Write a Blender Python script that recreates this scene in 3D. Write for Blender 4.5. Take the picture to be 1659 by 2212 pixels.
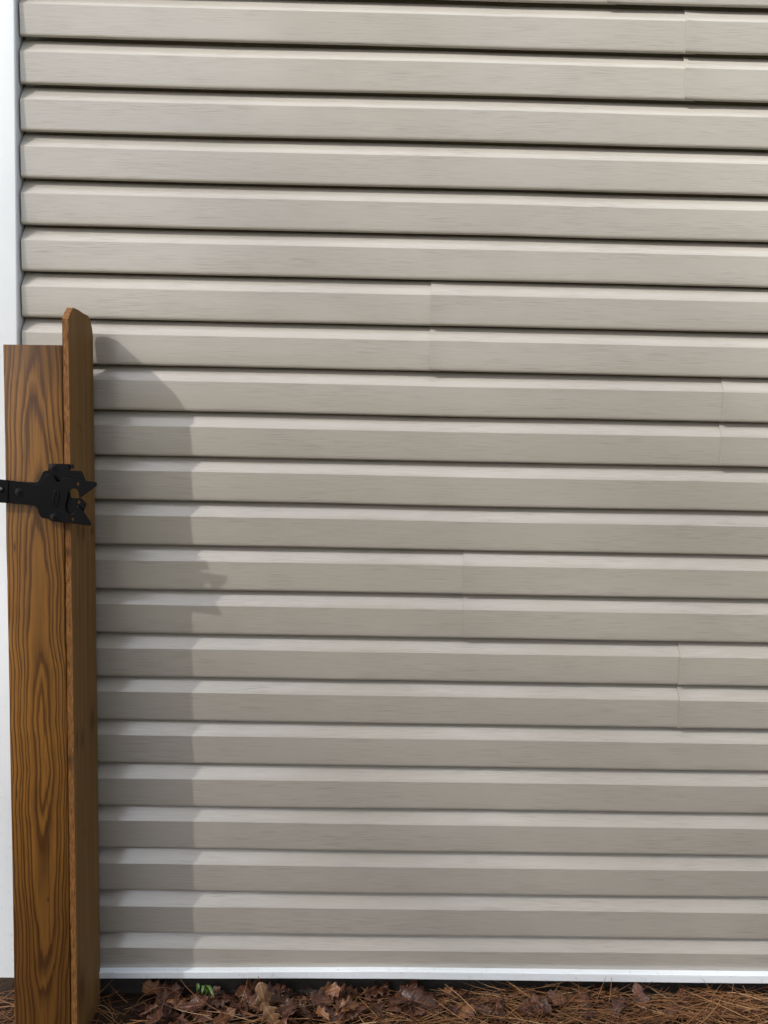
import bpy, bmesh, math, random
import numpy as np
from mathutils import Vector, Matrix, noise

for o in list(bpy.data.objects):
    bpy.data.objects.remove(o)
scene = bpy.context.scene
C = scene.collection
R = math.radians

# ------------------------------------------------------------------ camera
CAM = Vector((0.0, -1.8977, 1.40))
PITCH, YAW, ROLL, FPX = R(3.0532), R(0.7644), R(1.0748), 1600.0     # FPX for a 1659 x 2212 picture
fw = Vector((math.sin(YAW) * math.cos(PITCH), math.cos(YAW) * math.cos(PITCH), -math.sin(PITCH)))
rt0 = Vector((math.cos(YAW), -math.sin(YAW), 0))
up0 = rt0.cross(fw)
rt = rt0 * math.cos(ROLL) + up0 * math.sin(ROLL)
up = up0 * math.cos(ROLL) - rt0 * math.sin(ROLL)
cd = bpy.data.cameras.new('camera')
cd.sensor_fit = 'VERTICAL'; cd.sensor_height = 24.0; cd.sensor_width = 18.0
cd.lens = FPX / 2212.0 * 24.0
cd.clip_start = 0.02; cd.clip_end = 2000
cam = bpy.data.objects.new('camera', cd); C.objects.link(cam)
M4 = Matrix((rt, up, -fw)).transposed().to_4x4(); M4.translation = CAM
cam.matrix_world = M4
scene.camera = cam

# ------------------------------------------------------------------ light
TAN_AZ, TAN_EL = 1.526, 1.364                    # per metre towards the wall
SUN = Vector((-TAN_AZ, -1.0, TAN_EL)).normalized()
EL = math.asin(SUN.z)
AZ = math.atan2(SUN.x, SUN.y)
world = bpy.data.worlds.new('World'); scene.world = world; world.use_nodes = True
wn = world.node_tree.nodes; wl = world.node_tree.links
sky = wn.new('ShaderNodeTexSky'); sky.sky_type = 'NISHITA'; sky.sun_disc = False
sky.sun_elevation = EL; sky.sun_rotation = AZ % (2 * math.pi)
sky.air_density = 0.8; sky.dust_density = 3.5; sky.ozone_density = 0.6
bg = wn['Background']; bg.inputs['Strength'].default_value = 0.132
# thin high cloud over the whole sky, the same everywhere
tcw = wn.new('ShaderNodeTexCoord'); cl = wn.new('ShaderNodeTexNoise')
cl.inputs['Scale'].default_value = 2.2; cl.inputs['Detail'].default_value = 5; cl.inputs['Roughness'].default_value = .55
wl.new(tcw.outputs['Generated'], cl.inputs['Vector'])
cr = wn.new('ShaderNodeMapRange'); cr.inputs[1].default_value = .3; cr.inputs[2].default_value = .7
cr.inputs[3].default_value = .35; cr.inputs[4].default_value = .75
wl.new(cl.outputs['Fac'], cr.inputs[0])
mxw = wn.new('ShaderNodeMix'); mxw.data_type = 'RGBA'
wl.new(cr.outputs[0], mxw.inputs[0]); wl.new(sky.outputs[0], mxw.inputs[6]); mxw.inputs[7].default_value = (9.0, 9.1, 9.3, 1)
wl.new(mxw.outputs[2], bg.inputs['Color'])
sd = bpy.data.lights.new('sun', 'SUN'); sd.energy = 4.2; sd.angle = R(0.7); sd.color = (1.0, 0.955, 0.89)
so = bpy.data.objects.new('sun', sd); C.objects.link(so)
so.rotation_euler = SUN.to_track_quat('Z', 'Y').to_euler(); so.location = SUN * 30
vs = scene.view_settings
vs.view_transform = 'Standard'; vs.look = 'None'; vs.gamma = 1.0; vs.use_curve_mapping = False
vs.exposure = 0.60
vs.use_white_balance = True; vs.white_balance_temperature = 6400; vs.white_balance_tint = 10


def at(x, y, Y):
    """point on the vertical plane at depth Y that the photograph shows at (x, y), 1659-wide"""
    d = fw * FPX + rt * (x - 829.5) - up * (y - 1106.0)
    return CAM + d * ((Y - CAM.y) / d.y)


# ------------------------------------------------------------------ node helpers
class G:
    def __init__(s, name):
        s.m = bpy.data.materials.new(name); s.m.use_nodes = True
        s.t = s.m.node_tree; s.b = s.t.nodes['Principled BSDF']

    def new(s, typ, **kw):
        n = s.t.nodes.new(typ)
        for k, v in kw.items(): setattr(n, k, v)
        return n

    def put(s, sock, v):
        if isinstance(v, bpy.types.NodeSocket): s.t.links.new(v, sock)
        elif v is not None: sock.default_value = v

    def math(s, op, a, b=None, c=None, clamp=False):
        n = s.new('ShaderNodeMath', operation=op, use_clamp=clamp)
        s.put(n.inputs[0], a)
        if b is not None: s.put(n.inputs[1], b)
        if c is not None: s.put(n.inputs[2], c)
        return n.outputs[0]

    def coord(s, kind='Object'):
        return s.new('ShaderNodeTexCoord').outputs[kind]

    def sep(s, v):
        n = s.new('ShaderNodeSeparateXYZ'); s.put(n.inputs[0], v); return n.outputs

    def comb(s, x, y, z):
        n = s.new('ShaderNodeCombineXYZ')
        for i, v in enumerate((x, y, z)): s.put(n.inputs[i], v)
        return n.outputs[0]

    def scale(s, v, sc, loc=(0, 0, 0)):
        n = s.new('ShaderNodeMapping'); s.put(n.inputs['Vector'], v)
        n.inputs['Scale'].default_value = sc; n.inputs['Location'].default_value = loc
        return n.outputs[0]

    def noise(s, v, scale=1, detail=2, rough=.5, dist=0):
        n = s.new('ShaderNodeTexNoise'); s.put(n.inputs['Vector'], v)
        s.put(n.inputs['Scale'], scale); s.put(n.inputs['Detail'], detail)
        s.put(n.inputs['Roughness'], rough); s.put(n.inputs['Distortion'], dist)
        return n.outputs['Fac']

    def ramp(s, f, stops, interp='LINEAR'):
        n = s.new('ShaderNodeValToRGB'); s.put(n.inputs[0], f)
        r = n.color_ramp; r.interpolation = interp
        while len(r.elements) > 1: r.elements.remove(r.elements[-1])
        for i, (p, c) in enumerate(stops):
            e = r.elements[0] if i == 0 else r.elements.new(p)
            e.position = p
            e.color = (*c, 1) if isinstance(c, tuple) else (c, c, c, 1)
        return n.outputs[0]

    def mix(s, f, a, b, mode='MIX'):
        n = s.new('ShaderNodeMix', data_type='RGBA', blend_type=mode)
        s.put(n.inputs[0], f)
        for sock, v in ((n.inputs[6], a), (n.inputs[7], b)):
            s.put(sock, (*v, 1) if isinstance(v, tuple) and len(v) == 3 else v)
        return n.outputs[2]

    def bump(s, h, strength, dist, prev=None):
        n = s.new('ShaderNodeBump'); s.put(n.inputs['Height'], h)
        n.inputs['Strength'].default_value = strength; n.inputs['Distance'].default_value = dist
        if prev is not None: s.put(n.inputs['Normal'], prev)
        return n.outputs[0]

    def done(s, color=None, rough=None, normal=None, spec=None, metal=None, ior=None):
        b = s.b
        if color is not None: s.put(b.inputs['Base Color'], (*color, 1) if isinstance(color, tuple) else color)
        if rough is not None: s.put(b.inputs['Roughness'], rough)
        if normal is not None: s.put(b.inputs['Normal'], normal)
        if spec is not None: s.put(b.inputs['Specular IOR Level'], spec)
        if metal is not None: s.put(b.inputs['Metallic'], metal)
        if ior is not None: s.put(b.inputs['IOR'], ior)
        return s.m


# ------------------------------------------------------------------ materials
def mat_siding():
    g = G('beige vinyl'); p = g.coord()
    x, y, z = g.sep(p)
    rnd = g.new('ShaderNodeObjectInfo').outputs['Random']
    xo = g.math('ADD', x, g.math('MULTIPLY', rnd, 37.0))
    warp = g.noise(g.comb(g.math('MULTIPLY', xo, 9.0), g.math('MULTIPLY', rnd, 9.0), g.math('MULTIPLY', z, 40.0)), 1, 2)
    zz = g.math('ADD', z, g.math('MULTIPLY', warp, 0.012))
    n1 = g.noise(g.comb(g.math('MULTIPLY', xo, 12.0), 0.0, g.math('MULTIPLY', zz, 600.0)), 1, 3, .6)
    n2 = g.noise(g.comb(g.math('MULTIPLY', xo, 6.0), 3.0, g.math('MULTIPLY', zz, 150.0)), 1, 2, .5)
    amp = g.ramp(g.noise(g.comb(g.math('MULTIPLY', xo, 3.0), 7.0, g.math('MULTIPLY', z, 22.0)), 1, 2), [(.35, .25), (.65, 1.0)])
    groove = g.ramp(n1, [(.34, 0.0), (.52, 1.0)])
    h = g.math('ADD', g.math('MULTIPLY', groove, .7), n2)
    h = g.math('MULTIPLY', h, amp)
    nb = g.bump(h, .50, .00030)
    tone = g.noise(g.comb(g.math('MULTIPLY', xo, 2.2), 1.0, g.math('MULTIPLY', z, 5.0)), 1, 3)
    v = g.math('ADD', .925, g.math('ADD', g.math('ADD', g.math('MULTIPLY', tone, .09), g.math('MULTIPLY', g.math('SUBTRACT', n2, .5), .07)), g.math('MULTIPLY', rnd, .06)))
    hv = g.new('ShaderNodeHueSaturation'); hv.inputs['Color'].default_value = (.376, .355, .318, 1)
    g.put(hv.inputs['Value'], v)
    col = g.mix(g.math('MULTIPLY', g.math('MULTIPLY', g.math('SUBTRACT', 1.0, groove), amp), .55), hv.outputs[0], (.21, .195, .165))  # groove shade painted into the colour, on top of the bump
    rg = g.math('ADD', .11, g.math('MULTIPLY', tone, .06))
    return g.done(col, rg, nb, spec=.95, ior=1.52)


def mat_trim():
    g = G('white vinyl'); p = g.coord()
    n = g.noise(p, 14, 4, .6)
    d = g.noise(g.scale(p, (90, 90, 60)), 1, 3, .6)
    low = g.new('ShaderNodeMapRange'); g.put(low.inputs[0], g.sep(p)[2])
    low.inputs[1].default_value = .9; low.inputs[2].default_value = .05
    spots = g.math('MULTIPLY', g.ramp(d, [(.60, 0.0), (.72, 1.0)]), g.math('MULTIPLY', low.outputs[0], .45))
    col = g.mix(n, (.70, .755, .80), (.755, .80, .84))
    col = g.mix(spots, col, (.42, .45, .42))
    return g.done(col, .42, g.bump(n, .2, .0006), spec=.5)


def add_knots(g, x, z, knots):
    """returns (warped x, dark mask) for oval knots given as (x, z, rx, rz)"""
    mask = None; xs = x
    for kx, kz, rx, rz in knots:
        dx = g.math('DIVIDE', g.math('SUBTRACT', x, kx), rx)
        dz = g.math('DIVIDE', g.math('SUBTRACT', z, kz), rz)
        d2 = g.math('ADD', g.math('MULTIPLY', dx, dx), g.math('MULTIPLY', dz, dz))
        fall = g.math('EXPONENT', g.math('MULTIPLY', d2, -.35))
        xs = g.math('SUBTRACT', xs, g.math('MULTIPLY', fall, g.math('MULTIPLY', dx, rx * .8)))
        m = g.math('EXPONENT', g.math('MULTIPLY', d2, -1.0))
        mask = m if mask is None else g.math('MAXIMUM', mask, m)
    return xs, mask


def mat_post():
    g = G('stained pine timber'); p = g.coord(); x, y, z = g.sep(p)
    zc = g.math('SUBTRACT', z, .74)
    wob = g.noise(g.comb(1.3, 0.0, g.math('MULTIPLY', z, 2.6)), 1, 2)
    wob2 = g.noise(g.comb(8.3, 2.0, g.math('MULTIPLY', z, 4.2)), 1, 2)
    # the growth rings come nearer to the face in the middle of the timber: cathedral grain
    kz = g.math('MULTIPLY', zc, .050)
    h = g.math('ADD', g.math('SQRT', g.math('ADD', g.math('MULTIPLY', kz, kz), .00008)),
               g.math('ADD', .011, g.math('MULTIPLY', g.math('SUBTRACT', wob, .5), .016)))
    xw = g.math('ADD', g.math('SUBTRACT', x, .010), g.math('MULTIPLY', g.math('SUBTRACT', wob2, .5), .030))
    n3 = g.noise(g.scale(p, (22, 22, 3.2)), 1, 3, .55)
    yy = g.math('ADD', g.math('ADD', y, .07), h)
    r = g.math('SQRT', g.math('ADD', g.math('MULTIPLY', xw, xw), g.math('MULTIPLY', yy, yy)))
    r = g.math('ADD', r, g.math('MULTIPLY', g.math('SUBTRACT', n3, .5), .0120))
    fib0 = g.noise(g.scale(p, (170, 170, 5)), 1, 3, .6)
    r = g.math('ADD', r, g.math('MULTIPLY', g.math('SUBTRACT', fib0, .5), .0042))
    vary = g.noise(g.comb(g.math('MULTIPLY', r, 60.0), 0.0, 0.0), 1, 1)
    f = g.math('FRACT', g.math('ADD', g.math('MULTIPLY', r, 1 / .0076), g.math('MULTIPLY', vary, 2.4)))
    band = g.ramp(f, [(0.0, .15), (.20, .0), (.45, .55), (.70, 1.0), (.90, .8), (1.0, .15)])
    soft = g.noise(g.scale(p, (14, 14, 1.6), (5, 2, 1)), 1, 3, .6)
    band = g.math('ADD', g.math('MULTIPLY', band, g.ramp(soft, [(.3, .78), (.65, 1.0)])), g.ramp(soft, [(.3, .10), (.65, 0.0)]))
    fib = g.noise(g.scale(p, (260, 260, 9)), 1, 3, .6)
    fib2 = g.noise(g.scale(p, (55, 55, 3)), 1, 2, .5)
    patch = g.noise(g.scale(p, (9, 9, 2.2)), 1, 3, .5)
    light = g.mix(patch, (.165, .068, .008), (.330, .150, .026))
    dark = g.mix(patch, (.030, .0092, .0012), (.068, .022, .0028))
    col = g.mix(band, dark, light)
    col = g.mix(g.math('MULTIPLY', g.ramp(fib, [(.3, 1.0), (.5, 0.0)]), .45), col, (.045, .018, .005))
    col = g.mix(g.math('MULTIPLY', fib2, .30), col, (.12, .05, .012))
    top = g.new('ShaderNodeMapRange'); g.put(top.inputs[0], z); top.inputs[1].default_value = 1.55; top.inputs[2].default_value = 1.67
    col = g.mix(g.math('MULTIPLY', top.outputs[0], g.math('ADD', .15, g.math('MULTIPLY', patch, .5))), col, (.06, .028, .010))
    # moist foot with a ragged edge, the tree's shade painted in too
    damp_shade = g.new('ShaderNodeMapRange'); g.put(damp_shade.inputs[0], g.math('ADD', z, g.math('MULTIPLY', g.math('SUBTRACT', fib2, .5), .35)))
    damp_shade.inputs[1].default_value = .62; damp_shade.inputs[2].default_value = .12
    col = g.mix(g.math('MULTIPLY', damp_shade.outputs[0], .55), col, (.028, .011, .004))
    xs, kn = add_knots(g, x, z, [(-.048, 1.21, .0025, .012), (.018, .36, .003, .006), (-.053, .62, .002, .015), (-.018, 1.60, .0007, .07), (.020, .42, .0008, .16), (.012, .10, .0007, .09), (.046, 1.38, .0014, .006), (-.030, .95, .0006, .06)])
    col = g.mix(g.math('MULTIPLY', kn, .85), col, (.02, .009, .004))
    hh = g.math('ADD', g.math('MULTIPLY', band, .5), fib)
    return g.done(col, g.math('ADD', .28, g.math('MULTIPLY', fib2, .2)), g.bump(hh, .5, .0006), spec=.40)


def mat_picket():
    g = G('weathered picket'); p = g.coord(); x, y, z = g.sep(p)
    ys, kn = add_knots(g, y, z, [(.042, 1.255, .012, .030), (.074, 1.245, .011, .026), (.020, .745, .006, .020), (.052, .735, .010, .030),
                                 (.118, .760, .017, .034), (.048, 1.50, .003, .007), (.066, 1.49, .003, .010), (.060, .50, .003, .009), (.13, 1.24, .010, .012), (.03, .12, .02, .05)])
    wob = g.noise(g.scale(p, (4, 4, 1.1)), 1, 2)
    yw = g.math('ADD', ys, g.math('MULTIPLY', wob, .02))
    n = g.noise(g.comb(g.math('MULTIPLY', x, 60.0), g.math('MULTIPLY', yw, 300.0), g.math('MULTIPLY', z, 2.2)), 1, 3, .6)
    n2 = g.noise(g.comb(g.math('MULTIPLY', x, 20.0), g.math('MULTIPLY', yw, 75.0), g.math('MULTIPLY', z, .9)), 1, 2, .5)
    pt = g.noise(g.scale(p, (6, 9, 2.5)), 1, 3)
    col = g.mix(n2, (.075, .036, .008), (.27, .150, .045))
    col = g.mix(g.math('MULTIPLY', g.ramp(n, [(.36, 1.0), (.52, 0.0)]), .6), col, (.050, .023, .008))
    col = g.mix(g.math('MULTIPLY', pt, .5), col, (.25, .145, .062))
    col = g.mix(g.math('MULTIPLY', kn, .7), col, (.055, .022, .009))
    return g.done(col, .60, g.bump(g.math('ADD', n, n2), .6, .0009), spec=.15)


def mat_picket_edge():
    g = G('rough sawn edge'); p = g.coord()
    n = g.noise(g.scale(p, (300, 300, 55)), 1, 4, .65, .4)
    n2 = g.noise(g.scale(p, (80, 80, 14)), 1, 3, .6)
    col = g.mix(g.ramp(n, [(.32, 0.0), (.62, 1.0)]), (.040, .014, .004), (.27, .118, .030))
    col = g.mix(g.math('MULTIPLY', n2, .5), col, (.20, .085, .024))
    x, y, z = g.sep(p)
    _, kn = add_knots(g, x, z, [(.0, 1.258, .02, .026), (0, .70, .02, .020), (0, 1.20, .02, .012)])
    col = g.mix(g.math('MULTIPLY', kn, .75), col, (.045, .018, .008))
    return g.done(col, .7, g.bump(g.math('ADD', n, n2), .9, .0022), spec=.25)


def mat_metal(name, col, rough, metal=0.0, spec=.5):
    g = G(name); p = g.coord()
    n = g.noise(p, 180, 3, .6); n2 = g.noise(p, 25, 3, .5)
    c = g.mix(n2, tuple(v * .8 for v in col), tuple(min(1, v * 1.25) for v in col))
    return g.done(c, g.math('ADD', rough - .06, g.math('MULTIPLY', n2, .12)), g.bump(n, .15, .0003), spec=spec, metal=metal)


def mat_ground():
    g = G('forest soil'); p = g.coord()
    n = g.noise(p, 35, 5, .65); n2 = g.noise(p, .6, 4, .6); n3 = g.noise(g.scale(p, (160, 40, 40)), 1, 3)
    soil = g.mix(n, (.014, .009, .006), (.050, .029, .017))
    soil = g.mix(g.math('MULTIPLY', n3, .3), soil, (.08, .045, .022))
    lawn = g.mix(n, (.17, .145, .075), (.30, .25, .14))
    far = g.new('ShaderNodeMapRange'); g.put(far.inputs[0], g.math('ADD', g.sep(p)[1], g.math('MULTIPLY', n2, 1.2)))
    far.inputs[1].default_value = -1.2; far.inputs[2].default_value = -2.6
    return g.done(g.mix(far.outputs[0], soil, lawn), .9, g.bump(n, .8, .02), spec=.2)


def mat_island(name, stops, rough, spec=.4, streak=0):
    g = G(name)
    geo = g.new('ShaderNodeNewGeometry')
    rnd = geo.outputs['Random Per Island']
    col = g.ramp(rnd, stops)
    n = g.noise(g.coord(), 60, 3, .6)
    col = g.mix(g.math('MULTIPLY', n, .45), col, (.06, .03, .014))
    return g.done(col, rough, None, spec=spec)


def mat_leaf(name, a, b, c):
    g = G(name)
    rnd = g.new('ShaderNodeObjectInfo').outputs['Random']
    p = g.coord(); n = g.noise(g.scale(p, (30, 30, 30)), 1, 4, .65); n2 = g.noise(g.scale(p, (150, 150, 150)), 1, 2)
    col = g.mix(rnd, a, b)
    col = g.mix(g.ramp(n, [(.38, 0.0), (.68, .8)]), col, c)
    x, y, z = g.sep(p)
    vein = g.math('ABSOLUTE', y)
    side = g.math('FRACT', g.math('MULTIPLY', g.math('SUBTRACT', x, g.math('MULTIPLY', vein, .8)), 95.0))
    vm = g.math('MAXIMUM', g.ramp(vein, [(0.0, 1.0), (.0013, 0.0)]), g.ramp(side, [(0.0, .6), (.10, 0.0)]))
    col = g.mix(g.math('MULTIPLY', vm, .45), col, tuple(min(1, v * 1.9) for v in b))
    return g.done(col, .42, g.bump(g.math('ADD', g.math('ADD', n, n2), vm), .7, .0022), spec=.5)


def mat_plain(name, a, b, sc, rough, bump=.3, dist=.004, spec=.3):
    g = G(name); p = g.coord(); n = g.noise(p, sc, 4, .6)
    return g.done(g.mix(n, a, b), rough, g.bump(n, bump, dist), spec=spec)


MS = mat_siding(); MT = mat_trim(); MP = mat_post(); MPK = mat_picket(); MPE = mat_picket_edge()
MBLK = mat_metal('black powder coat', (.0030, .0034, .0048), .32, 0, .10)
MBOLT = mat_metal('black oxide bolt', (.010, .010, .012), .38, .2, .3)
MZINC = mat_metal('bright zinc', (.52, .50, .46), .30, 1.0, .5)
MG = mat_ground()
MNEED = mat_island('dry pine needles', [(0, (.045, .018, .007)), (.3, (.23, .095, .034)), (.55, (.42, .21, .085)), (.8, (.16, .060, .021)), (1, (.54, .35, .18))], .5)
MLEAF = mat_leaf('dead oak leaf', (.055, .020, .010), (.125, .048, .024), (.028, .012, .008))
MLEAFO = mat_leaf('rust oak leaf', (.17, .068, .024), (.20, .085, .032), (.085, .032, .014))
MLEAFT = mat_leaf('tan oak leaf', (.15, .080, .038), (.20, .110, .052), (.075, .036, .017))
MGREEN = mat_plain('fresh green blade', (.055, .12, .025), (.12, .20, .055), 30, .3, .2, .001, .5)
MCONC = mat_plain('dark concrete block', (.028, .026, .024), (.075, .07, .062), 40, .95, .8, .006)  # dark foundation tone, mottled by noise
MSHEATH = mat_plain('wall sheathing', (.16, .13, .10), (.22, .18, .14), 12, .9)
MBARK = mat_plain('grey oak bark', (.055, .045, .036), (.14, .12, .10), 14, .95, .9, .02)


# ------------------------------------------------------------------ object helpers
def tag(o, label=None, cat=None, group=None, kind=None):
    if label: o['label'] = label
    if cat: o['category'] = cat
    if group: o['group'] = group
    if kind: o['kind'] = kind
    return o


def empty(name, loc=(0, 0, 0)):
    o = bpy.data.objects.new(name, None); C.objects.link(o); o.location = loc; o.empty_display_size = .1
    return o


def mesh_obj(name, verts, faces, mat, parent=None, smooth=False):
    me = bpy.data.meshes.new(name); me.from_pydata([tuple(v) for v in verts], [], faces); me.update()
    bm = bmesh.new(); bm.from_mesh(me); bmesh.ops.recalc_face_normals(bm, faces=bm.faces); bm.to_mesh(me); bm.free()
    if smooth: me.polygons.foreach_set('use_smooth', [True] * len(me.polygons))
    for m in (mat if isinstance(mat, list) else [mat]): me.materials.append(m)
    o = bpy.data.objects.new(name, me); C.objects.link(o)
    if parent: o.parent = parent
    return o


def bm_obj(name, bm, mat, parent=None, smooth=False, local=None):
    me = bpy.data.meshes.new(name); bmesh.ops.recalc_face_normals(bm, faces=bm.faces); bm.to_mesh(me); bm.free()
    if smooth: me.polygons.foreach_set('use_smooth', [True] * len(me.polygons))
    me.materials.append(mat)
    o = bpy.data.objects.new(name, me); C.objects.link(o)
    if parent: o.parent = parent
    return o


def box_bm(x0, x1, y0, y1, z0, z1, bevel=0.0, seg=2):
    bm = bmesh.new(); r = bmesh.ops.create_cube(bm, size=1)
    for v in bm.verts:
        v.co = Vector(((x0 + x1) / 2 + v.co.x * (x1 - x0), (y0 + y1) / 2 + v.co.y * (y1 - y0), (z0 + z1) / 2 + v.co.z * (z1 - z0)))
    if bevel: bmesh.ops.bevel(bm, geom=list(bm.edges), offset=bevel, segments=seg, affect='EDGES', profile=.5)
    return bm


def extrude_profile(name, prof, xs, mat, parent, warp=None, smooth=True):
    """closed (y, z) profile swept along x; warp(x, y, z) -> (x, y, z)"""
    n = len(prof); V = []; F = []
    for i, x in enumerate(xs):
        for (y, z) in prof: V.append(warp(x, y, z) if warp else (x, y, z))
    for i in range(len(xs) - 1):
        for j in range(n):
            a = i * n + j; b = i * n + (j + 1) % n
            F.append((a, b, b + n, a + n))
    F.append(tuple(range(n))); F.append(tuple((len(xs) - 1) * n + j for j in reversed(range(n))))
    o = mesh_obj(name, V, F, mat, parent, False)
    if smooth:
        me = o.data
        me.polygons.foreach_set('use_smooth', [True] * len(me.polygons))
        me.set_sharp_from_angle(angle=R(13))
    return o


# ------------------------------------------------------------------ ground
def build_ground():
    xs = [-400, -60, -12, -4] + [-2 + .1 * i for i in range(51)] + [5, 12, 60, 400]
    ys = [-600, -90, -20, -6, -3] + [-1.5 + .1 * i for i in range(17)] + [.6, 3, 12, 60, 600]
    V = []; F = []
    for y in ys:
        for x in xs:
            near = max(0, 1 - abs(y + .3) / 1.6)
            V.append((x, y, noise.noise((x * 2.2, y * 2.2, 3)) * .012 * near - .012))
    n = len(xs)
    for j in range(len(ys) - 1):
        for i in range(n - 1): F.append((j * n + i, j * n + i + 1, (j + 1) * n + i + 1, (j + 1) * n + i))
    o = mesh_obj('ground', V, F, MG, None, True)
    tag(o, 'dark soil under the leaf and pine needle litter along the house wall', 'ground', kind='structure')


build_ground()

# ------------------------------------------------------------------ house wall
S = .1143                      # course height
ZA = 2.4606                    # butt line of course 0
REC = .0215                    # how far the upper slope lies behind the face
XL, XR = -.8950, 2.35          # ends of the boards
house = empty('house_wall', (-.9, 0, 0))
tag(house, 'house wall in beige dutch lap vinyl siding with white corner and bottom trim', 'wall')


def child(o):
    o.parent = house; o.matrix_parent_inverse = Matrix.Translation(-house.location); return o


child(bm_obj('sheathing', box_bm(-.93, 2.40, .040, .12, .10, 3.05), MSHEATH))
child(bm_obj('foundation', box_bm(-.915, 2.40, .034, .20, -.35, .092, .004), MCONC))

# front profile of one course, z measured from its butt line, y into the wall
SB, SH = -.0014, .0388          # foot of the slope, height of the slope
front = [(REC + .0110, S + .016), (REC + .0080, S + .0060), (REC + .0004, S - .0010)]
for t in (.25, .5, .75): front.append((REC + (SB - REC) * t, S - .001 - t * (SH - .0016)))
front += [(SB + .0005, S - SH + .0006), (SB, S - SH - .0010), (0, S * .40), (.0016, .0085), (.0020, .0052), (.0029, .0027), (.0041, .0011), (.0057, .0002), (.0074, .0000), (.0088, .0006)]
back = [(.0090, .0018), (.0074, .0018), (.0056, .0020), (.0042, .0036), (.0034, .0062), (.0014, S * .40), (.0006, S - SH - .001), (REC + .0022, S - .001), (REC + .0100, S + .0064), (REC + .0128, S + .016)]


def board(row, x0, x1, lift=0.0, zcut=None):
    z0 = ZA - S * row
    n = max(8, int((x1 - x0) / .045)); xs = [x0 + (x1 - x0) * i / n for i in range(n + 1)]
    if lift: xs = [x0, x0 + .006, x0 + .02, x0 + .045] + xs[2:]
    sd = row * 3.17 + (11 if lift else 0)

    def warp(x, y, z):
        wav = noise.noise((x * 1.6, sd, z * 6)) * .0011 + noise.noise((x * 5.0, sd + 5, z * 18)) * .00045
        sag = noise.noise((x * 1.1, sd + 9, 0)) * .0020 + noise.noise((x * 4.3, sd + 4, 0)) * .0007
        fl = lift * (1 + .9 * math.exp(-(x - x0) / .03)) if lift else 0
        zz = z0 + z + sag
        if zcut is not None and zz < zcut: zz = zcut
        return (x, y + wav - fl, zz)
    o = extrude_profile('siding_board', front + back, xs, MS, None, warp)
    return child(o)


joints = {-2: 1312, -1: 1312, 0: 1481, 1: 1479, 6: 931, 7: 928.5, 8: 1561, 9: 1556, 12: 1001, 13: 1000, 14: 1467, 15: 1465.5}
jx = {}
for row in range(-4, 22):
    zmid = ZA - S * (row - .45)
    if row in joints:
        zc = zmid - CAM.z
        # the picture row of this course in the middle of its face
        yy = 1106
        for _ in range(12):
            q = at(joints[row], yy, 0); yy += (q.z - zmid) * 850
        x = at(joints[row], yy, 0).x; jx[row] = x
        board(row, XL, x + .028)
        board(row, x, XR, .0030)
    else:
        board(row, XL, XR, 0, .072 if row == 21 else None)

# white corner board with a rounded edge, wrapped round the corner of the house
TX = -.8992
cp = [(TX, .026), (TX, -.0075)]
for a in range(0, 91, 15): cp.append((TX - .005 + .005 * math.cos(R(a)), -.0075 - .005 * math.sin(R(a))))
cp += [(TX - .088, -.0125)]
for a in range(15, 91, 15): cp.append((TX - .088 - .005 * math.sin(R(a)), -.0075 - .005 * math.cos(R(a))))
cp += [(TX - .093, .085), (TX - .080, .085), (TX - .080, .026)]
V = []; F = []; zs = [.060 + .1 * i for i in range(31)]
for z in zs:
    for x, y in cp: V.append((x + noise.noise((z * 1.3, 4, 0)) * .0006 - (z - 1.4) * .0008, y, z))
n = len(cp)
for i in range(len(zs) - 1):
    for j in range(n): F.append((i * n + j, i * n + (j + 1) % n, (i + 1) * n + (j + 1) % n, (i + 1) * n + j))
F.append(tuple(range(n))); F.append(tuple((len(zs) - 1) * n + j for j in range(n)))
o = child(mesh_obj('corner_trim', V, F, MT, None, True)); o.data.set_sharp_from_angle(angle=R(35))
o['label'] = 'white vinyl corner board at the end of the siding'
# plain siding on the side of the house beyond the corner
child(bm_obj('side_wall', box_bm(-.975, -.935, .09, 4.0, -.30, 3.05), MS))

# white starter trim under the lowest course
prof = [(.012, .0874), (-.0010, .0874), (-.0118, .0866), (-.0138, .0858), (-.0145, .0840), (-.0145, .0655), (-.0140, .0640), (-.0120, .0636), (.028, .0640), (.028, .0874)]


def twarp(x, y, z):
    f = .002 * noise.noise((x * .9, 2, 0)) + .0008 * noise.noise((x * 4, 7, 0))
    cl01 = lambda v: max(0.0, min(1.0, v))
    if z > .08: f += .002 - .007 * cl01(-x / .7) - .004 * cl01((x - .1) / .95)
    else: f += -.001 + .004 * cl01((x + .75) / .6) - .005 * cl01((x - .1) / .95)
    return (x, y + f * .3, z + f + (x - .15) * .0032)


o = child(extrude_profile('bottom_trim', prof, [XL - .004 + i * .05 for i in range(66)], MT, None, twarp))
o['label'] = 'white strip of trim under the lowest course of siding'

# ------------------------------------------------------------------ gate post with picket and latch
YF = -.160
post = empty('gate_post', (-.775, -.085, 0))
tag(post, 'brown stained timber gate post with a picket and black latch beside the house wall', 'post')
PX0, PX1 = -.0755, .0602         # relative to x = -.7815 at z = .9
LEAN = R(-.52)
BX = -.7815


def lean(x, z): return x + math.tan(LEAN) * (z - .9)


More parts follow.
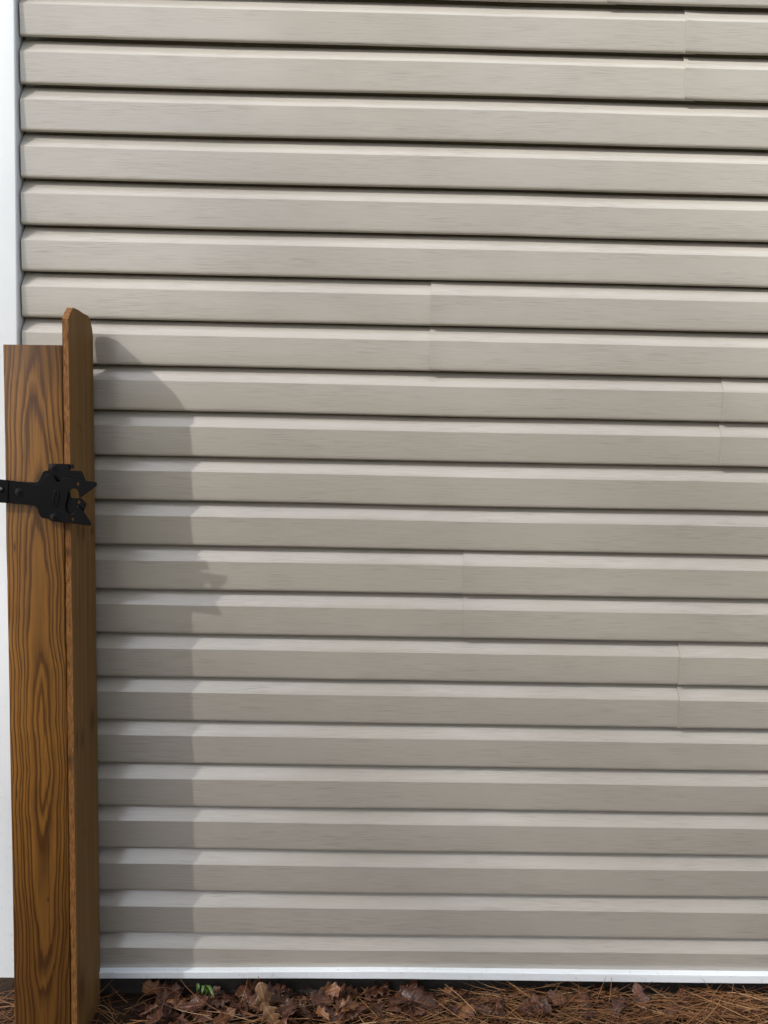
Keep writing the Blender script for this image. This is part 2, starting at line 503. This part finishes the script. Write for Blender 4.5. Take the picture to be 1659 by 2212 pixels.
# timber: bevelled square post, slightly bowed
bm = bmesh.new(); zs = [-.35 + i * .04 for i in range(50)]; zs = [z for z in zs if z < 1.63] + [1.679]
ring = []
hw = (PX1 - PX0) / 2; ocx = (PX0 + PX1) / 2; hd = .070; bv = .004
cs = [(-hw, -hd + bv), (-hw + bv * .3, -hd + bv * .3), (-hw + bv, -hd), (0, -hd), (hw - bv, -hd), (hw - bv * .3, -hd + bv * .3), (hw, -hd + bv), (hw, hd), (-hw, hd)]
for z in zs:
    row = []
    for i, (x, y) in enumerate(cs):
        e = noise.noise((z * 2.2, i > 3, 1)) * .0022 + noise.noise((z * 11, i > 3, 8)) * .0007
        row.append(bm.verts.new((x + e * (1 if abs(x) > .01 else 0), y, z)))
    ring.append(row)
for a, b in zip(ring[:-1], ring[1:]):
    for j in range(len(cs)): bm.faces.new((a[j], a[(j + 1) % len(cs)], b[(j + 1) % len(cs)], b[j]))
bm.faces.new(ring[0]); bm.faces.new(ring[-1])
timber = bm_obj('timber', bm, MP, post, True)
timber.data.set_sharp_from_angle(angle=R(35))
timber.matrix_parent_inverse = Matrix.Translation(-post.location)
timber.rotation_euler = (0, LEAN, 0)
timber.location = (BX + ocx - math.tan(LEAN) * -.9 * 0 + math.tan(-LEAN) * .9 * 1.0, YF + hd, 0)

# picket: dog-eared board on the right side of the post, its sawn edge towards the camera
PT = 1.772                        # top of the picket
bm = bmesh.new()
W = .1490; TH = .0142
out = []                          # outline in (y, z), y = 0 at the near edge
zz = -.30
edge_n = []
N = 110
zl = [zz + (PT - .032 - zz) * i / N for i in range(N + 1)]
for z in zl: edge_n.append((0 + noise.noise((z * 30, 1, 1)) * .0012 + noise.noise((z * 7, 4, 1)) * .0012, z))
top = [(.014, PT - .014), (.027, PT - .001), (.033, PT), (.06, PT + .001), (.09, PT - .001), (W - .030, PT), (W - .012, PT - .014), (W - .003, PT - .030), (W, PT - .045)]
edge_f = [(W + noise.noise((z * 4, 9, 1)) * .0012, z) for z in reversed(zl) if z < PT - .05]
outline = edge_n + top + edge_f
fr = [bm.verts.new((TH + noise.noise((z * 24, y * 9, 3)) * .0008 * (y < .02), y, z)) for y, z in outline]
bk = [bm.verts.new((0 + noise.noise((z * 19, y * 9, 7)) * .0007 * (y < .02), y + .0006, z)) for y, z in outline]
L = len(outline)
side = []
for i in range(L):
    side.append(bm.faces.new((fr[i], fr[(i + 1) % L], bk[(i + 1) % L], bk[i])))
f1 = bm.faces.new(fr); f2 = bm.faces.new(list(reversed(bk)))
bmesh.ops.triangulate(bm, faces=[f1, f2])
for f in side: f.material_index = 1
picket = bm_obj('picket', bm, MPK, post)
picket.data.materials.append(MPE)
picket.matrix_parent_inverse = Matrix.Translation(-post.location)
picket.rotation_euler = (0, LEAN, 0)
picket.location = (BX + PX1 + .0018 + math.tan(-LEAN) * .9, YF, 0)
picket['label'] = 'dog-eared picket with a rough sawn edge'


# --- latch, traced on its own plane just in front of the post
def lp(x, y, Y):                  # crop pixels of the close view -> metres on plane Y
    return at((x / 3.95) * 1659 / 3072, (1820 + y / 3.95) * 1659 / 3072, Y)


def plate(name, outer, holes, Y, thick, mat, parent, bev=.0006):
    cu = bpy.data.curves.new(name, 'CURVE'); cu.dimensions = '2D'; cu.fill_mode = 'BOTH'
    for poly in [outer] + holes:
        sp = cu.splines.new('POLY'); sp.points.add(len(poly) - 1); sp.use_cyclic_u = True
        for q, (x, y) in zip(sp.points, poly):
            w = lp(x, y, Y); q.co = (w.x, w.z, 0, 1)
    cu.extrude = thick / 2; cu.bevel_depth = bev; cu.bevel_resolution = 1
    tmp = bpy.data.objects.new('tmp', cu); C.objects.link(tmp)
    me = bpy.data.meshes.new_from_object(tmp.evaluated_get(bpy.context.evaluated_depsgraph_get()))
    bpy.data.objects.remove(tmp); bpy.data.curves.remove(cu)
    me.name = name
    me.transform(Matrix(((1, 0, 0, 0), (0, 0, -1, Y), (0, 1, 0, 0), (0, 0, 0, 1))))
    me.materials.clear(); me.materials.append(mat)
    o = bpy.data.objects.new(name, me); C.objects.link(o)
    if parent:
        o.parent = parent
    return o


def circ(cx, cy, r, n=20): return [(cx + r * math.cos(2 * math.pi * i / n), cy + r * math.sin(2 * math.pi * i / n)) for i in range(n)]


YB = YF - .004
front_pl = [(-330, 352), (0, 388), (220, 412), (480, 452), (590, 470), (630, 455), (655, 418), (690, 372), (715, 332), (745, 315), (800, 318), (835, 327), (857, 348), (870, 388), (897, 425),
            (930, 439), (960, 430), (985, 395), (1008, 365), (1030, 358), (1340, 405), (1505, 431), (1528, 450), (1520, 485), (1400, 575), (1275, 668), (1255, 660),
            (1252, 600), (1240, 562), (1210, 531), (1165, 520), (1122, 530), (1092, 560), (1072, 620), (1052, 720), (1032, 800), (1040, 868), (1068, 914), (1110, 935), (1150, 935), (1190, 910), (1215, 870), (1236, 808), (1252, 815),
            (1320, 900), (1432, 1066), (1438, 1088), (1420, 1112), (1390, 1110), (1100, 1070), (850, 1045), (800, 1030), (765, 1004), (680, 992), (650, 975), (625, 925), (602, 850), (572, 815), (530, 795), (300, 765), (0, 748), (-330, 715)]
back_pl = [(330, 422), (560, 436), (600, 428), (625, 400), (655, 340), (690, 265), (712, 252), (770, 246), (774, 160), (795, 141), (1086, 146), (1092, 236), (1108, 250), (1285, 255), (1305, 290), (1345, 398), (1190, 402), (1050, 560), (1000, 900), (700, 900), (400, 640)]
pawl = [(1000, 560), (1092, 570), (1105, 640), (1122, 670), (1152, 687), (1272, 684), (1300, 700), (1366, 770), (1322, 892), (1210, 905), (1040, 940), (980, 800)]
latch = plate('latch', front_pl, [circ(1232, 458, 29), circ(1150, 1010, 30)], YB - .011, .0022, MBLK, post)
latch.matrix_parent_inverse = Matrix.Translation(-post.location)
latch['label'] = 'black metal gate latch with a forked jaw and hex bolts'
latch_parts = [plate('back_plate', back_pl, [], YB - .0005, .0022, MBLK, latch),
               plate('pawl', pawl, [circ(1247, 742, 30)], YB - .006, .0026, MBLK, latch)]
# bent tab that wraps the picket side
a = lp(1088, 148, YB - .001); b = lp(1158, 214, YB - .001)
latch_parts.append(bm_obj('bent_tab', box_bm(a.x, b.x, YB + .0006, YB + .0032, b.z, a.z, .0006), MBLK, latch))
# pressed spacer between both plates
a = lp(640, 480, YB); b = lp(1000, 880, YB)
latch_parts.append(bm_obj('spacer', box_bm(a.x, b.x, YB - .0095, YB - .0018, b.z, a.z, .0012), MBLK, latch))
# pressed slot in the front plate
slot = plate('slot_rim', [(850, 560), (925, 555), (938, 600), (930, 700), (905, 812), (818, 795), (838, 700)], [], YB - .0128, .0008, MBLK, latch, .0008)
latch_parts.append(slot)
a = lp(862, 655, YB); b = lp(905, 775, YB)
latch_parts.append(bm_obj('slot_lug', box_bm(a.x, b.x, YB - .0152, YB - .0132, b.z, a.z, .0008), MBLK, latch))
a = lp(893, 562, YB); b = lp(928, 640, YB)
latch_parts.append(bm_obj('slot_lug', box_bm(a.x, b.x, YB - .0148, YB - .0132, b.z, a.z, .0008), MBLK, latch))


def hexbolt(cx, cy, Y, r, mat, parent, name='hex_bolt', cap=.006):
    w = lp(cx, cy, Y); bm = bmesh.new()
    mats = Matrix.Translation(w) @ Matrix.Rotation(R(90), 4, 'X')
    bmesh.ops.create_cone(bm, cap_ends=True, segments=24, radius1=r * 1.45, radius2=r * 1.35, depth=.0016, matrix=Matrix.Translation((0, -.0008, 0)) @ mats)
    bmesh.ops.create_cone(bm, cap_ends=True, segments=6, radius1=r, radius2=r, depth=cap * .7, matrix=Matrix.Translation((0, -.0016 - cap * .35, 0)) @ mats)
    bmesh.ops.create_cone(bm, cap_ends=True, segments=6, radius1=r, radius2=r * .72, depth=cap * .3, matrix=Matrix.Translation((0, -.0016 - cap * .85, 0)) @ mats)
    bmesh.ops.create_cone(bm, cap_ends=True, segments=16, radius1=r * .45, radius2=r * .40, depth=cap * .15, matrix=Matrix.Translation((0, -.0016 - cap * 1.06, 0)) @ mats)
    return bm_obj(name, bm, mat, parent)


latch_parts += [hexbolt(836, 195, YB - .0018, .0062, MBOLT, latch), hexbolt(292, 583, YB - .0124, .0062, MBOLT, latch), hexbolt(843, 978, YB - .0124, .0056, MBOLT, latch)]
# bright bolt with washer and spring at the arm
w = lp(8, 542, YB - .0125); bm = bmesh.new(); mr = Matrix.Rotation(R(90), 4, 'X')
bmesh.ops.create_cone(bm, cap_ends=True, segments=24, radius1=.0082, radius2=.0078, depth=.0018, matrix=Matrix.Translation(w + Vector((0, -.0009, 0))) @ mr)
bmesh.ops.create_cone(bm, cap_ends=True, segments=16, radius1=.0038, radius2=.0034, depth=.014, matrix=Matrix.Translation(w + Vector((0, -.008, 0))) @ mr)
for k in range(4):
    bmesh.ops.create_cone(bm, cap_ends=True, segments=20, radius1=.0056, radius2=.0050, depth=.0012, matrix=Matrix.Translation(w + Vector((0, -.003 - k * .0026, 0))) @ mr)
latch_parts.append(bm_obj('spring_bolt', bm, MZINC, latch))
latch_parts[-1]['label'] = 'bright zinc bolt with spring coils'
# stepped arm piece at the left
a = lp(-330, 352, YB); b = lp(130, 715, YB)
arm = plate('arm_strap', [(-330, 356), (0, 392), (128, 404), (122, 745), (0, 740), (-330, 708)], [], YB - .0136, .0014, MBLK, latch)
latch_parts.append(arm)

# ------------------------------------------------------------------ litter along the wall
random.seed(21)


def litter_h(x, y):
    """top of the needle and leaf bed"""
    m = 1 / (1 + math.exp(-(x - .02) / .10))
    base = .012 + .026 * m
    base += .010 * noise.noise((x * 3.1, y * 4, 9)) + .006 * noise.noise((x * 9, y * 9, 2))
    slope = max(0, min(1, (y + .02) / .05))
    return base * (1 - .75 * slope) + (-y - .05) * .06


def needle(V, F, p, yaw, length, rad, pitch=0.0, bend=0.0, curl=0.0, seg=5):
    base = len(V); q = Vector(p); a = yaw; e = pitch
    for i in range(seg + 1):
        d = Vector((math.cos(a) * math.cos(e), math.sin(a) * math.cos(e), math.sin(e)))
        s = Vector((-math.sin(a), math.cos(a), 0)); u = d.cross(s)
        t = i / seg; r = rad * (.45 + .55 * math.sin(math.pi * min(1, .25 + t * .75)))
        for k in range(3):
            th = k * 2.0944
            V.append(q + (s * math.cos(th) + u * math.sin(th)) * r)
        q = q + d * (length / seg); a += bend / seg; e += curl / seg
    for i in range(seg):
        for k in range(3):
            a0 = base + i * 3 + k; a1 = base + i * 3 + (k + 1) % 3
            F.append((a0, a1, a1 + 3, a0 + 3))


V = []; F = []
for i in range(5200):
    x = random.uniform(-1.25, 1.75); y = -abs(random.gauss(0, .16)) + .004
    dens = .16 + .84 / (1 + math.exp(-(x - .03) / .09))
    if x < -.72: dens = .5
    if y < -.14: dens = max(dens, .5)
    if random.random() > dens: continue
    h = litter_h(x, y)
    z = h + random.uniform(-.030, .008)
    yaw = random.gauss(.1 if random.random() < .5 else math.pi + .1, .55)
    L_ = random.uniform(.06, .17)
    q = Vector((x, y, z))
    if y + math.sin(yaw) * L_ > .03: yaw = -yaw
    pit = random.gauss(.03, .10)
    needle(V, F, q, yaw, L_, random.uniform(.0008, .0014), pit, random.gauss(0, .35), random.gauss(-.12, .25))
# a few upright and arched stems
for (x, y, yaw, L_, pit, curl) in ((-.60, -.055, .5, .17, 1.15, -2.3), (-.56, -.06, .3, .14, .9, -1.4), (-.62, -.065, .15, .12, .75, -1.2), (-.66, -.06, 1.4, .08, 1.3, -.6),
                                   (-.64, -.075, 2.6, .09, 1.0, -2.2), (.60, -.05, .7, .07, 1.05, -.5), (.63, -.055, .9, .07, 1.0, -.4), (.58, -.05, 2.4, .06, .9, -1.5),
                                   (.93, -.075, 2.35, .09, .8, -.2), (.95, -.06, 2.6, .08, 1.0, -1.8), (.28, -.05, .4, .10, .5, -.9), (-.33, -.05, 1.0, .08, .9, -.3), (-.95, -.03, .6, .09, 1.0, -2.2)):
    needle(V, F, (x, y, litter_h(x, y) - .01), yaw, L_, .0009, pit, random.gauss(0, .3), curl, 9)
ndl = mesh_obj('pine_needles', V, F, MNEED, None, True)
tag(ndl, 'bed of fallen tan pine needles at the foot of the wall', 'pine needles', kind='stuff')


def leaf_mesh(seed, L_=.085, W_=.030):
    rd = random.Random(seed); nu, nv = 22, 6
    V = []; F = []
    c1 = rd.uniform(-2.2, 2.2); c2 = rd.uniform(-1.6, 1.6); tw = rd.uniform(-.8, .8); lob = rd.uniform(.28, .5); fr = rd.choice((3, 3.5, 4)); ph = rd.uniform(-.3, .3)
    for i in range(nu + 1):
        t = i / nu
        w = W_ * (math.sin(math.pi * min(1, t ** .85 * .97 + .03)) ** .7) * (1 - lob * .5 + lob * .75 * math.sin(2 * math.pi * fr * t + ph)) + .0010
        for j in range(-nv // 2, nv // 2 + 1):
            s = j / (nv / 2)
            lx = (t - .5) * L_ + abs(s) * w * .35; ly = s * w
            jag = noise.noise((t * 16, s * 3, seed)) * .0025 * abs(s)
            z = c1 * (lx * lx) * 4 + c2 * ly * ly * 11 + tw * lx * ly * 14
            z += noise.noise((lx * 55, ly * 55, seed)) * .0045 + noise.noise((lx * 22, ly * 30, seed + 3)) * .007
            V.append((lx + jag, ly + jag, z))
    m = nv + 1
    for i in range(nu):
        for j in range(nv): F.append((i * m + j, i * m + j + 1, (i + 1) * m + j + 1, (i + 1) * m + j))
    # stalk
    b = len(V)
    for k, (dx, dz) in enumerate(((0, 0), (-.010, .001), (-.020, .004))):
        for s in (-1, 1): V.append((-.5 * L_ + dx, s * .0007, V[nv // 2][2] + dz))
    F += [(b, b + 1, b + 3, b + 2), (b + 2, b + 3, b + 5, b + 4)]
    me = bpy.data.meshes.new('oak_leaf'); me.from_pydata(V, [], F); me.update()
    me.polygons.foreach_set('use_smooth', [True] * len(me.polygons))
    return me


variants = [leaf_mesh(s, random.uniform(.075, .12), random.uniform(.024, .038)) for s in range(1, 11)]
leafmats = {}


def leaf(px_, py_, Y, rot, mat, label, group, v, sc=1.0, z=None):
    key = (v, mat.name)
    if key not in leafmats:
        me = variants[v].copy(); me.materials.clear(); me.materials.append(mat); leafmats[key] = me
    p = at(px_, py_, Y)
    o = bpy.data.objects.new('oak_leaf', leafmats[key]); C.objects.link(o)
    md = o.modifiers.new('thickness', 'SOLIDIFY'); md.thickness = .0006
    o.location = p if z is None else (p.x, p.y, z); o.rotation_euler = rot; o.scale = (sc, sc, sc)
    tag(o, label, 'leaf', group)
    return o


ZONES = ((385, 'in the litter beside the wooden gate post', 'beside the post'), (515, 'lying around the small green sprout', 'round the sprout'),
         (655, 'heaped around the upright tan leaf', 'round the upright leaf'), (800, 'beside the rust orange leaf under the trim', 'beside the orange leaf'),
         (1090, 'where the leaf pile runs into the pine needles', 'at the edge of the needles'),
         (1335, 'in the cluster around the narrow tan leaf on the needles', 'in the cluster on the needles'), (9999, 'lying alone on the pine needles past the leaf cluster', 'scattered on the needles'))
# distinct leaves
leaf(573, 2166, -.075, (R(84), R(76), R(12)), MLEAFT, 'upright tan oak leaf standing against the white bottom trim', None, 2, .95)
leaf(586, 2194, -.095, (R(66), R(50), R(-20)), MLEAFT, 'tan oak leaf lying at the foot of the upright tan leaf', None, 4, .95)
leaf(712, 2141, -.035, (R(58), R(-12), R(8)), MLEAFO, 'rust orange oak leaf under the white bottom trim', None, 1, .62)
leaf(869, 2151, -.035, (R(50), R(15), R(40)), MLEAFO, 'small rust oak leaf where the leaf pile meets the needles', None, 5, .55)
leaf(900, 2164, -.055, (R(50), R(6), R(-14)), MLEAF, 'wide brown oak leaf lying at the edge of the needle bed', None, 3, 1.0)
leaf(1230, 2190, -.075, (R(62), R(30), R(60)), MLEAFT, 'narrow tan leaf on the needles beside a cluster of dark leaves', None, 6, .75)
random.seed(77)
for i in range(150):
    u = random.random()
    if u < .62: X = random.uniform(300, 900)
    elif u < .80: X = random.gauss(1215, 55)
    elif u < .90: X = random.uniform(900, 1080)
    else: X = random.uniform(225, 1640)
    Y = random.uniform(-.105, .012)
    p = at(X, 2150, Y)
    h = litter_h(p.x, Y)
    z = h + random.uniform(-.004, .020)
    if Y > -.05: z = min(z, .026)
    rot = (random.gauss(.28, .26), random.gauss(0, .26), random.uniform(0, 6.28))
    rust = random.random() < .12
    for lim, where, grp in ZONES:
        if X < lim: break
    leaf(X, 2150, Y, rot, MLEAFO if rust else MLEAF, ('rust brown oak leaf ' if rust else 'dark brown curled oak leaf ') + where,
         ('rust' if rust else 'dark') + ' oak leaves ' + grp, random.randrange(10), random.uniform(.42, .80), z)

# twig
V = []; F = []
p0 = at(545, 2206, -.10); p1 = at(720, 2160, -.09)
d = (at(720, 2168, -.08) - at(430, 2212, -.10))
needle(V, F, at(430, 2214, -.10), math.atan2(d.y, d.x), d.length, .0022, math.asin(max(-1, min(1, d.z / d.length))), .05, .05, 8)
o = mesh_obj('twig', V, F, MLEAFT, None, True); tag(o, 'thin pale twig lying across the brown leaves', 'twig')

# green sprout
spr = empty('green_sprout', at(447, 2150, -.02)); spr.location.z = .012
tag(spr, 'small green sprout with strap leaves growing under the white bottom trim', 'plant')


def blade(pts, w, name='blade'):
    V = []; F = []
    for i, p in enumerate(pts):
        t = i / (len(pts) - 1); ww = w * (math.sin(math.pi * (.18 + .80 * t)) ** .7)
        V += [p + Vector((-ww, .0, 0)), p + Vector((0, .0012, -.0008)), p + Vector((ww, 0, 0))]
    for i in range(len(pts) - 1):
        a = i * 3; F += [(a, a + 1, a + 4, a + 3), (a + 1, a + 2, a + 5, a + 4)]
    o = mesh_obj(name, V, F, MGREEN, spr, True); o.matrix_parent_inverse = Matrix.Translation(-spr.location)
    md = o.modifiers.new('thickness', 'SOLIDIFY'); md.thickness = .0007
    return o


bpy.context.view_layer.update()
for (x0, y0, x1, y1, w, Y0, Y1) in ((449, 2122, 462, 2156, .0062, -.02, -.050), (441, 2130, 436, 2146, .0050, -.015, -.03), (428, 2124, 430, 2138, .0035, -.012, -.022)):
    a = at(x0, y0, Y0); b = at(x1, y1, Y1)
    root = Vector((a.x - .004, Y0 + .01, .015)); mid = a + Vector((0, 0, .006))
    pts = []
    for i in range(9):
        t = i / 8
        pts.append(root * (1 - t) ** 3 + (root + Vector((0, 0, .035))) * 3 * t * (1 - t) ** 2 + mid * 3 * t * t * (1 - t) + b * t ** 3)
    blade(pts, w)

# ------------------------------------------------------------------ the bare oak whose twigs thin the sunlight
random.seed(4)
TD = 26.0; NTWIG = 19500
hx = Vector((SUN.x, SUN.y, 0)).normalized()
troot = Vector((0.1, 0, 0)) + hx * TD
tree = empty('oak_tree', (troot.x, troot.y, -.1))
tag(tree, 'tall bare winter oak across the lawn from the house wall', 'tree')
branches = []


def grow(p, d, length, rad, level):
    seg = 4; q = p.copy(); pts = [(q.copy(), rad)]
    for i in range(seg):
        d = (d + Vector((random.gauss(0, .10), random.gauss(0, .10), random.gauss(.03, .08)))).normalized()
        q = q + d * (length / seg); pts.append((q.copy(), rad * (1 - .45 * (i + 1) / seg)))
    branches.append((level, pts))
    if level >= 6: return
    k = {0: 5, 1: 4, 2: 4, 3: 4, 4: 4, 5: 3}[level]
    for j in range(k):
        t = random.uniform(.45, 1.0) if j else 1.0
        i = min(seg - 1, int(t * seg)); f = t * seg - i
        base = pts[i][0].lerp(pts[i + 1][0], min(1, f))
        ax = Vector((random.gauss(0, 1), random.gauss(0, 1), random.gauss(0, .5))).normalized()
        nd = (d + ax * random.uniform(.45, .85)).normalized()
        if nd.z < -.15: nd.z *= -.5
        grow(base, nd, length * random.uniform(.58, .80), max(.004, rad * random.uniform(.42, .55)), level + 1)


grow(Vector((0, 0, 0)), Vector((0, 0, 1)), 7.2, .30, 0)
zmax = max(p.z for l, pts in branches for p, r in pts)
TREE_TOP = 21.15; RC = (6.0, 6.0, 6.5)
ks = (TREE_TOP - .6) / zmax
cen = Vector((0, 0, TREE_TOP - RC[2]))


def inside(p, k=1.0):
    q = p - cen; e = math.sqrt((q.x / RC[0]) ** 2 + (q.y / RC[1]) ** 2 + (q.z / RC[2]) ** 2)
    return e < k * (.985 + .03 * noise.noise(q * .9))


def tubes(name, items):
    V = []; F = []
    for l, pts in items:
        nsd = 8 if l < 2 else (5 if l < 4 else 3)
        base = len(V)
        for i, (p, r) in enumerate(pts):
            d = (pts[min(i + 1, len(pts) - 1)][0] - pts[max(0, i - 1)][0]).normalized()
            s = d.cross(Vector((.3, .9, .2))).normalized(); u = d.cross(s)
            for k in range(nsd):
                th = 2 * math.pi * k / nsd
                V.append(p + (s * math.cos(th) + u * math.sin(th)) * r)
        for i in range(len(pts) - 1):
            for k in range(nsd):
                F.append((base + i * nsd + k, base + i * nsd + (k + 1) % nsd, base + (i + 1) * nsd + (k + 1) % nsd, base + (i + 1) * nsd + k))
    me = bpy.data.meshes.new(name); me.from_pydata([tuple(v) for v in V], [], F); me.update()
    me.materials.append(MBARK)
    o = bpy.data.objects.new(name, me); C.objects.link(o); o.parent = tree
    return o


big = [(l, [(p * ks, r) for p, r in pts]) for l, pts in branches if l < 5]
big = [(l, pts) for l, pts in big if l == 0 or all(inside(p, .97) or p.z < cen.z - 2 for p, r in pts)]
twigs = []
while len(twigs) < NTWIG:
    p = Vector((random.uniform(-1, 1) * RC[0], random.uniform(-1, 1) * RC[1], random.uniform(-1, 1) * RC[2])) + cen
    if not inside(p): continue
    if noise.noise((p - cen) * .55 + Vector((3, 8, 1))) < random.uniform(-.8, .3): continue
    d = ((p - cen).normalized() + Vector((random.gauss(0, .6), random.gauss(0, .6), random.gauss(.2, .5)))).normalized()
    L_ = random.uniform(.4, .9); q = p - d * L_
    mid = p.lerp(q, .5) + Vector((random.gauss(0, .04), random.gauss(0, .04), random.gauss(0, .04)))
    twigs.append((6, [(q, .0085), (mid, .0065), (p, .0040)]))
tubes('trunk', [b for b in big if b[0] == 0]); tubes('limbs', [b for b in big if b[0] in (1, 2)])
tubes('crown', [b for b in big if b[0] > 2] + twigs)

# ------------------------------------------------------------------ evergreens behind the viewer, seen only as reflections
MFOL = mat_island('evergreen needles', [(0, (.018, .036, .014)), (.5, (.040, .070, .026)), (1, (.065, .095, .035))], .6, .3)


def pine_mesh(seed, H, RB, n=3600):
    rd = random.Random(seed); V = []; F = []
    while len(F) < n:
        h = H * (.06 + .94 * rd.random() ** 1.35)
        rmax = RB * (1 - h / H) * (1 + .25 * noise.noise((h * .9, seed, 0))) + .12
        a = rd.uniform(0, 2 * math.pi); rr = rmax * math.sqrt(rd.uniform(.08, 1)) * (1 + .22 * noise.noise((math.cos(a) * 1.6, math.sin(a) * 1.6, h * 1.3 + seed)))
        p = Vector((rr * math.cos(a), rr * math.sin(a), h - rr * .22))
        d = Vector((math.cos(a), math.sin(a), rd.uniform(-.5, .3))).normalized()
        sd_ = Vector((-math.sin(a), math.cos(a), rd.uniform(-.5, .5))).normalized()
        L_ = rd.uniform(.22, .48); W_ = rd.uniform(.06, .13)
        b_ = len(V)
        V += [p - d * L_ * .5, p + sd_ * W_, p + d * L_ * .5 - Vector((0, 0, .06)), p - sd_ * W_]
        F.append((b_, b_ + 1, b_ + 2, b_ + 3))
    me = bpy.data.meshes.new('crown'); me.from_pydata([tuple(v) for v in V], [], F); me.update(); me.materials.append(MFOL)
    return me


def trunk_mesh(H):
    V = []; F = []
    for i in range(9):
        t = i / 8; r = .20 * (1 - t) + .015
        for k in range(8):
            th = k * math.pi / 4; V.append((r * math.cos(th) + .05 * math.sin(t * 4), r * math.sin(th), t * H * .97))
    for i in range(8):
        for k in range(8): F.append((i * 8 + k, i * 8 + (k + 1) % 8, (i + 1) * 8 + (k + 1) % 8, (i + 1) * 8 + k))
    me = bpy.data.meshes.new('trunk'); me.from_pydata(V, [], F); me.update(); me.materials.append(MBARK)
    return me


crowns = [pine_mesh(k, 14.5, 3.3) for k in (1, 2, 3)]; trunkm = trunk_mesh(14.5)
for i, (az, d, sc, rz) in enumerate(((0, 9.6, 1.0, 0), (-24, 10.5, 1.0, 1), (-46, 11.5, 1.05, 2), (-66, 13, 1.1, 3))):
    t = empty('pine_tree', (-d * math.sin(R(az)), -d * math.cos(R(az)), -.1)); t.rotation_euler = (0, 0, rz); t.scale = (sc, sc, sc)
    tag(t, 'dense dark evergreen in the row across the lawn from the siding', 'tree', 'evergreens facing the house wall')
    for nm, me in (('trunk', trunkm), ('crown', crowns[i % 3])):
        o = bpy.data.objects.new(nm, me); C.objects.link(o); o.parent = t

scene.render.engine = 'CYCLES'
scene.cycles.max_bounces = 8
